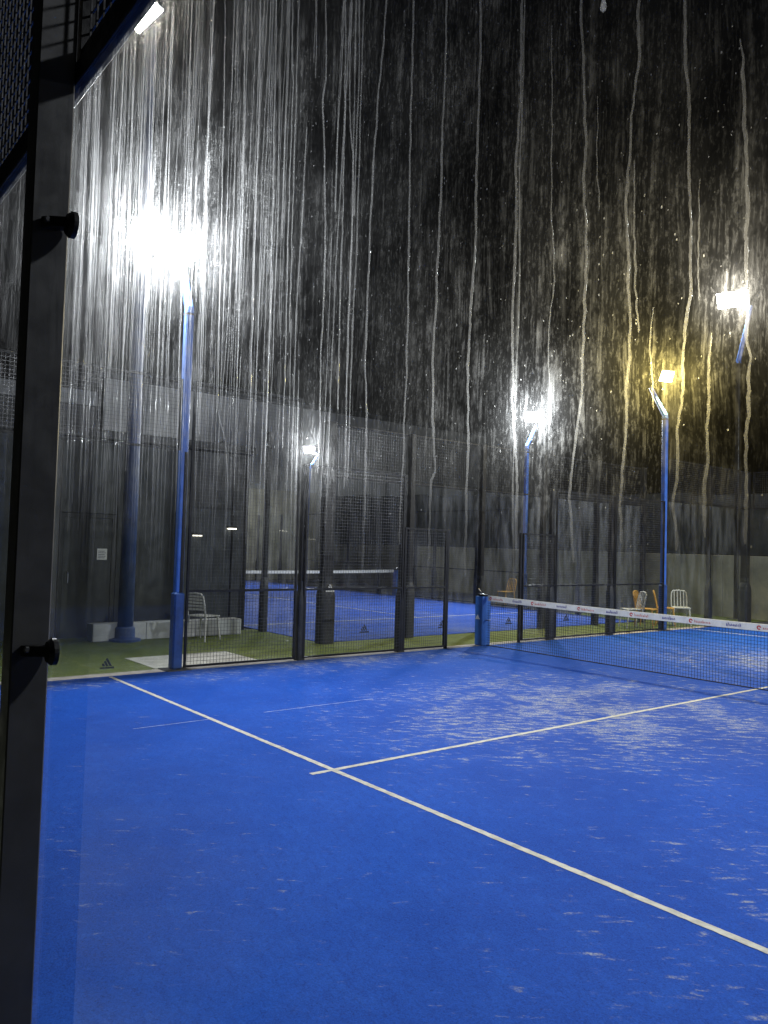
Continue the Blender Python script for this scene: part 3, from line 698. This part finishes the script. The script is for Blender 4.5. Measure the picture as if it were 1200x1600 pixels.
club = thing('clubhouse', 'dark clad clubhouse behind the blue mast and low white bench', 'building', (-9, -8, 0))
CX, CY0, CY1, CH = -9.15, -16.0, -2.75, 3.55
MB().box(-15, CX - .03, CY0, CY1 - .02, -.05, CH).build('wall', 'clad2', club)
y = CY1 - 1.1; first = True
MB().cbox(CX - .03, CX + .05, CY1 - .34, CY1, -.02, CH, .01).build('corner_column', 'clad2', club)
y = CY1 - .35
k = 0
while y > -12:
    w = 1.15
    if k == 2:
        dfr = MB().box(CX - .028, CX + .012, y - 1.0, y - .93, -.02, 2.2).box(CX - .028, CX + .012, y - .07, y, -.02, 2.2).box(CX - .027, CX + .011, y - .93, y - .07, 2.13, 2.2).build('door_frame', 'clad2', club)
        d = MB().cbox(CX - .026, CX - .004, y - .925, y - .075, -.01, 2.125, .004).build('door', 'clad', club)
        MB().tube([(CX + .0, y - .84, .95), (CX + .05, y - .84, .97), (CX + .05, y - .84, 1.15), (CX + .0, y - .84, 1.17)], .010, 6).build('handle', 'alu', d)
        MB().cbox(CX - .028, CX + .004, y - 1.0, y, 2.21, CH - .02, .004).build('cladding_panel', 'clad', club); y -= 1.012; k += 1; continue
    MB().cbox(CX - .028, CX + .006, y - w, y, -.02, CH - .02, .006).build('cladding_panel', 'clad', club); y -= w + .012; k += 1
MB().cbox(CX - .5, CX + .16, CY0, CY1 + .08, CH, CH + .16, .01).build('roof_edge', 'clad2', club)
pn = MB().box(CX + .008, CX + .011, -5.76, -5.58, 1.38, 1.58).build('notice', 'paper', club)
ln = MB()
for i in range(5): ln.box(CX + .0115, CX + .0125, -5.74, -5.62 + .02 * (i % 2), 1.53 - i * .03, 1.54 - i * .03)
ln.build('print_lines', 'darkprint', pn)
for (yy, zz, st_) in ((-3.10, 2.03, 5), (-3.84, 1.87, 2.5)):
    fx = MB().cbox(CX + .0, CX + .06, yy - .11, yy + .11, zz + .012, zz + .05, .004).build('wall_light', 'black', club)
    MB().box(CX + .012, CX + .062, yy - .09, yy + .09, zz - .012, zz + .0115).build('lamp_glass', emit('wall_light_glow', (1, .95, .78), st_), fx)

blocks = thing('reflected_band', 'long low white bench standing in for a reflection before the dark building', 'blocks', (-8.75, -4.7, 0))  # solid stand-in for a white band mirrored in the near glass
for k in range(3):
    MB().cbox(-8.78, -8.48, -6.0 + k * .95, -6.0 + .942 + k * .95, -.006, .29, .008).build('reflection_block', 'blocks', blocks)

# ------------------------------------------------------------------ chairs
def chair_proto(mat, slats):
    sm = MB(); W_, D_ = .42, .42
    # seat: shallow dished plate
    N = 6; v = []
    for i in range(N + 1):
        for j in range(N + 1):
            a, b = i / N * 2 - 1, j / N * 2 - 1
            v.append((a * W_ / 2 * (1 - .05 * (b < -.5)), b * D_ / 2, .445 - .018 * (1 - a * a) * (1 - b * b) - .02 * max(0, b - .6)))
    f = [(i * (N + 1) + j, (i + 1) * (N + 1) + j, (i + 1) * (N + 1) + j + 1, i * (N + 1) + j + 1) for i in range(N) for j in range(N)]
    k = len(v); v += [(a, b, c - .018) for a, b, c in v]; f += [tuple(k + q for q in reversed(ff)) for ff in f]
    rim = [i * (N + 1) for i in range(N + 1)] + [N * (N + 1) + j for j in range(1, N + 1)] + [i * (N + 1) + N for i in range(N - 1, -1, -1)] + [j for j in range(N - 1, 0, -1)]
    f += [(rim[i], rim[(i + 1) % len(rim)], rim[(i + 1) % len(rim)] + k, rim[i] + k) for i in range(len(rim))]
    sm.add(v, f); parts = [('seat', sm)]
    def bk(z): return -D_ / 2 + .012 - max(0, z - .45) * .22    # the back leans away
    fr = MB(); hw = W_ / 2 - .02
    fr.tube([(-hw, bk(.43), .43), (-hw, bk(.65), .65), (-hw + .01, bk(.78), .78), (-hw + .05, bk(.835), .835), (0, bk(.85), .85), (hw - .05, bk(.835), .835), (hw - .01, bk(.78), .78), (hw, bk(.65), .65), (hw, bk(.43), .43)], .017, 8)
    parts.append(('back_frame', fr))
    if slats == 'v':
        for i in range(4):
            x_ = -hw + (i + 1) * 2 * hw / 5; s_ = MB().tube([(x_, bk(.44), .44), (x_, bk(.64) - .008, .64), (x_, bk(.84), .84)], .013, 6); parts.append(('slat', s_))
    else:
        for i in range(5):
            z_ = .56 + i * .058; s_ = MB(); s_.box(-hw, hw, bk(z_) - .008, bk(z_) + .008, z_ - .019, z_ + .019); parts.append(('slat', s_))
    for sx_ in (-1, 1):
        for sy_ in (-1, 1):
            l_ = MB().tube([(sx_ * (W_ / 2 - .03), sy_ * (D_ / 2 - .03), .43), (sx_ * (W_ / 2 - .015), sy_ * (D_ / 2 - .01), .2), (sx_ * (W_ / 2 + .005), sy_ * (D_ / 2 + .02), -.002)], [.022, .018, .015], 8); parts.append(('leg', l_))
    return parts
MESH = {}
def chair(label, x, y, rz, mat, slats, z=0.0):
    root = thing('chair', label, 'chair', (x, y, z), 'plastic chairs beside the courts'); root.rotation_euler.z = rz
    key = (mat, slats)
    if key not in MESH:
        MESH[key] = []
        for nm, mb in chair_proto(mat, slats):
            me = bpy.data.meshes.new(nm); me.from_pydata(mb.v, [], mb.f); me.materials.append(M[mat]); MESH[key].append((nm, me))
    for nm, me in MESH[key]:
        o = bpy.data.objects.new(nm, me); COL.objects.link(o); o.parent = root
    return root
chair('white slatted chair beside the low bench and blue mast', -7.95, -4.22, math.radians(28), 'white', 'h')
chair('yellow chair behind the blue net post, against the far wall', -12.1, 8.3, math.radians(175), 'yellow', 'v', -.02)
chair('white chair half hidden by a black post, left of the yellow chairs', -5.85, 6.12 - .25, math.radians(150), 'white', 'v')
chair('yellow chair seen sideways just left of the blue pole', -5.75, 6.33, math.radians(-75), 'yellow', 'v')
chair('yellow chair just right of the blue pole', -5.75, 7.15, math.radians(-60), 'yellow', 'v')
chair('white chair rightmost of the row along the side glass', -5.72, 7.78, math.radians(-140), 'white', 'v')
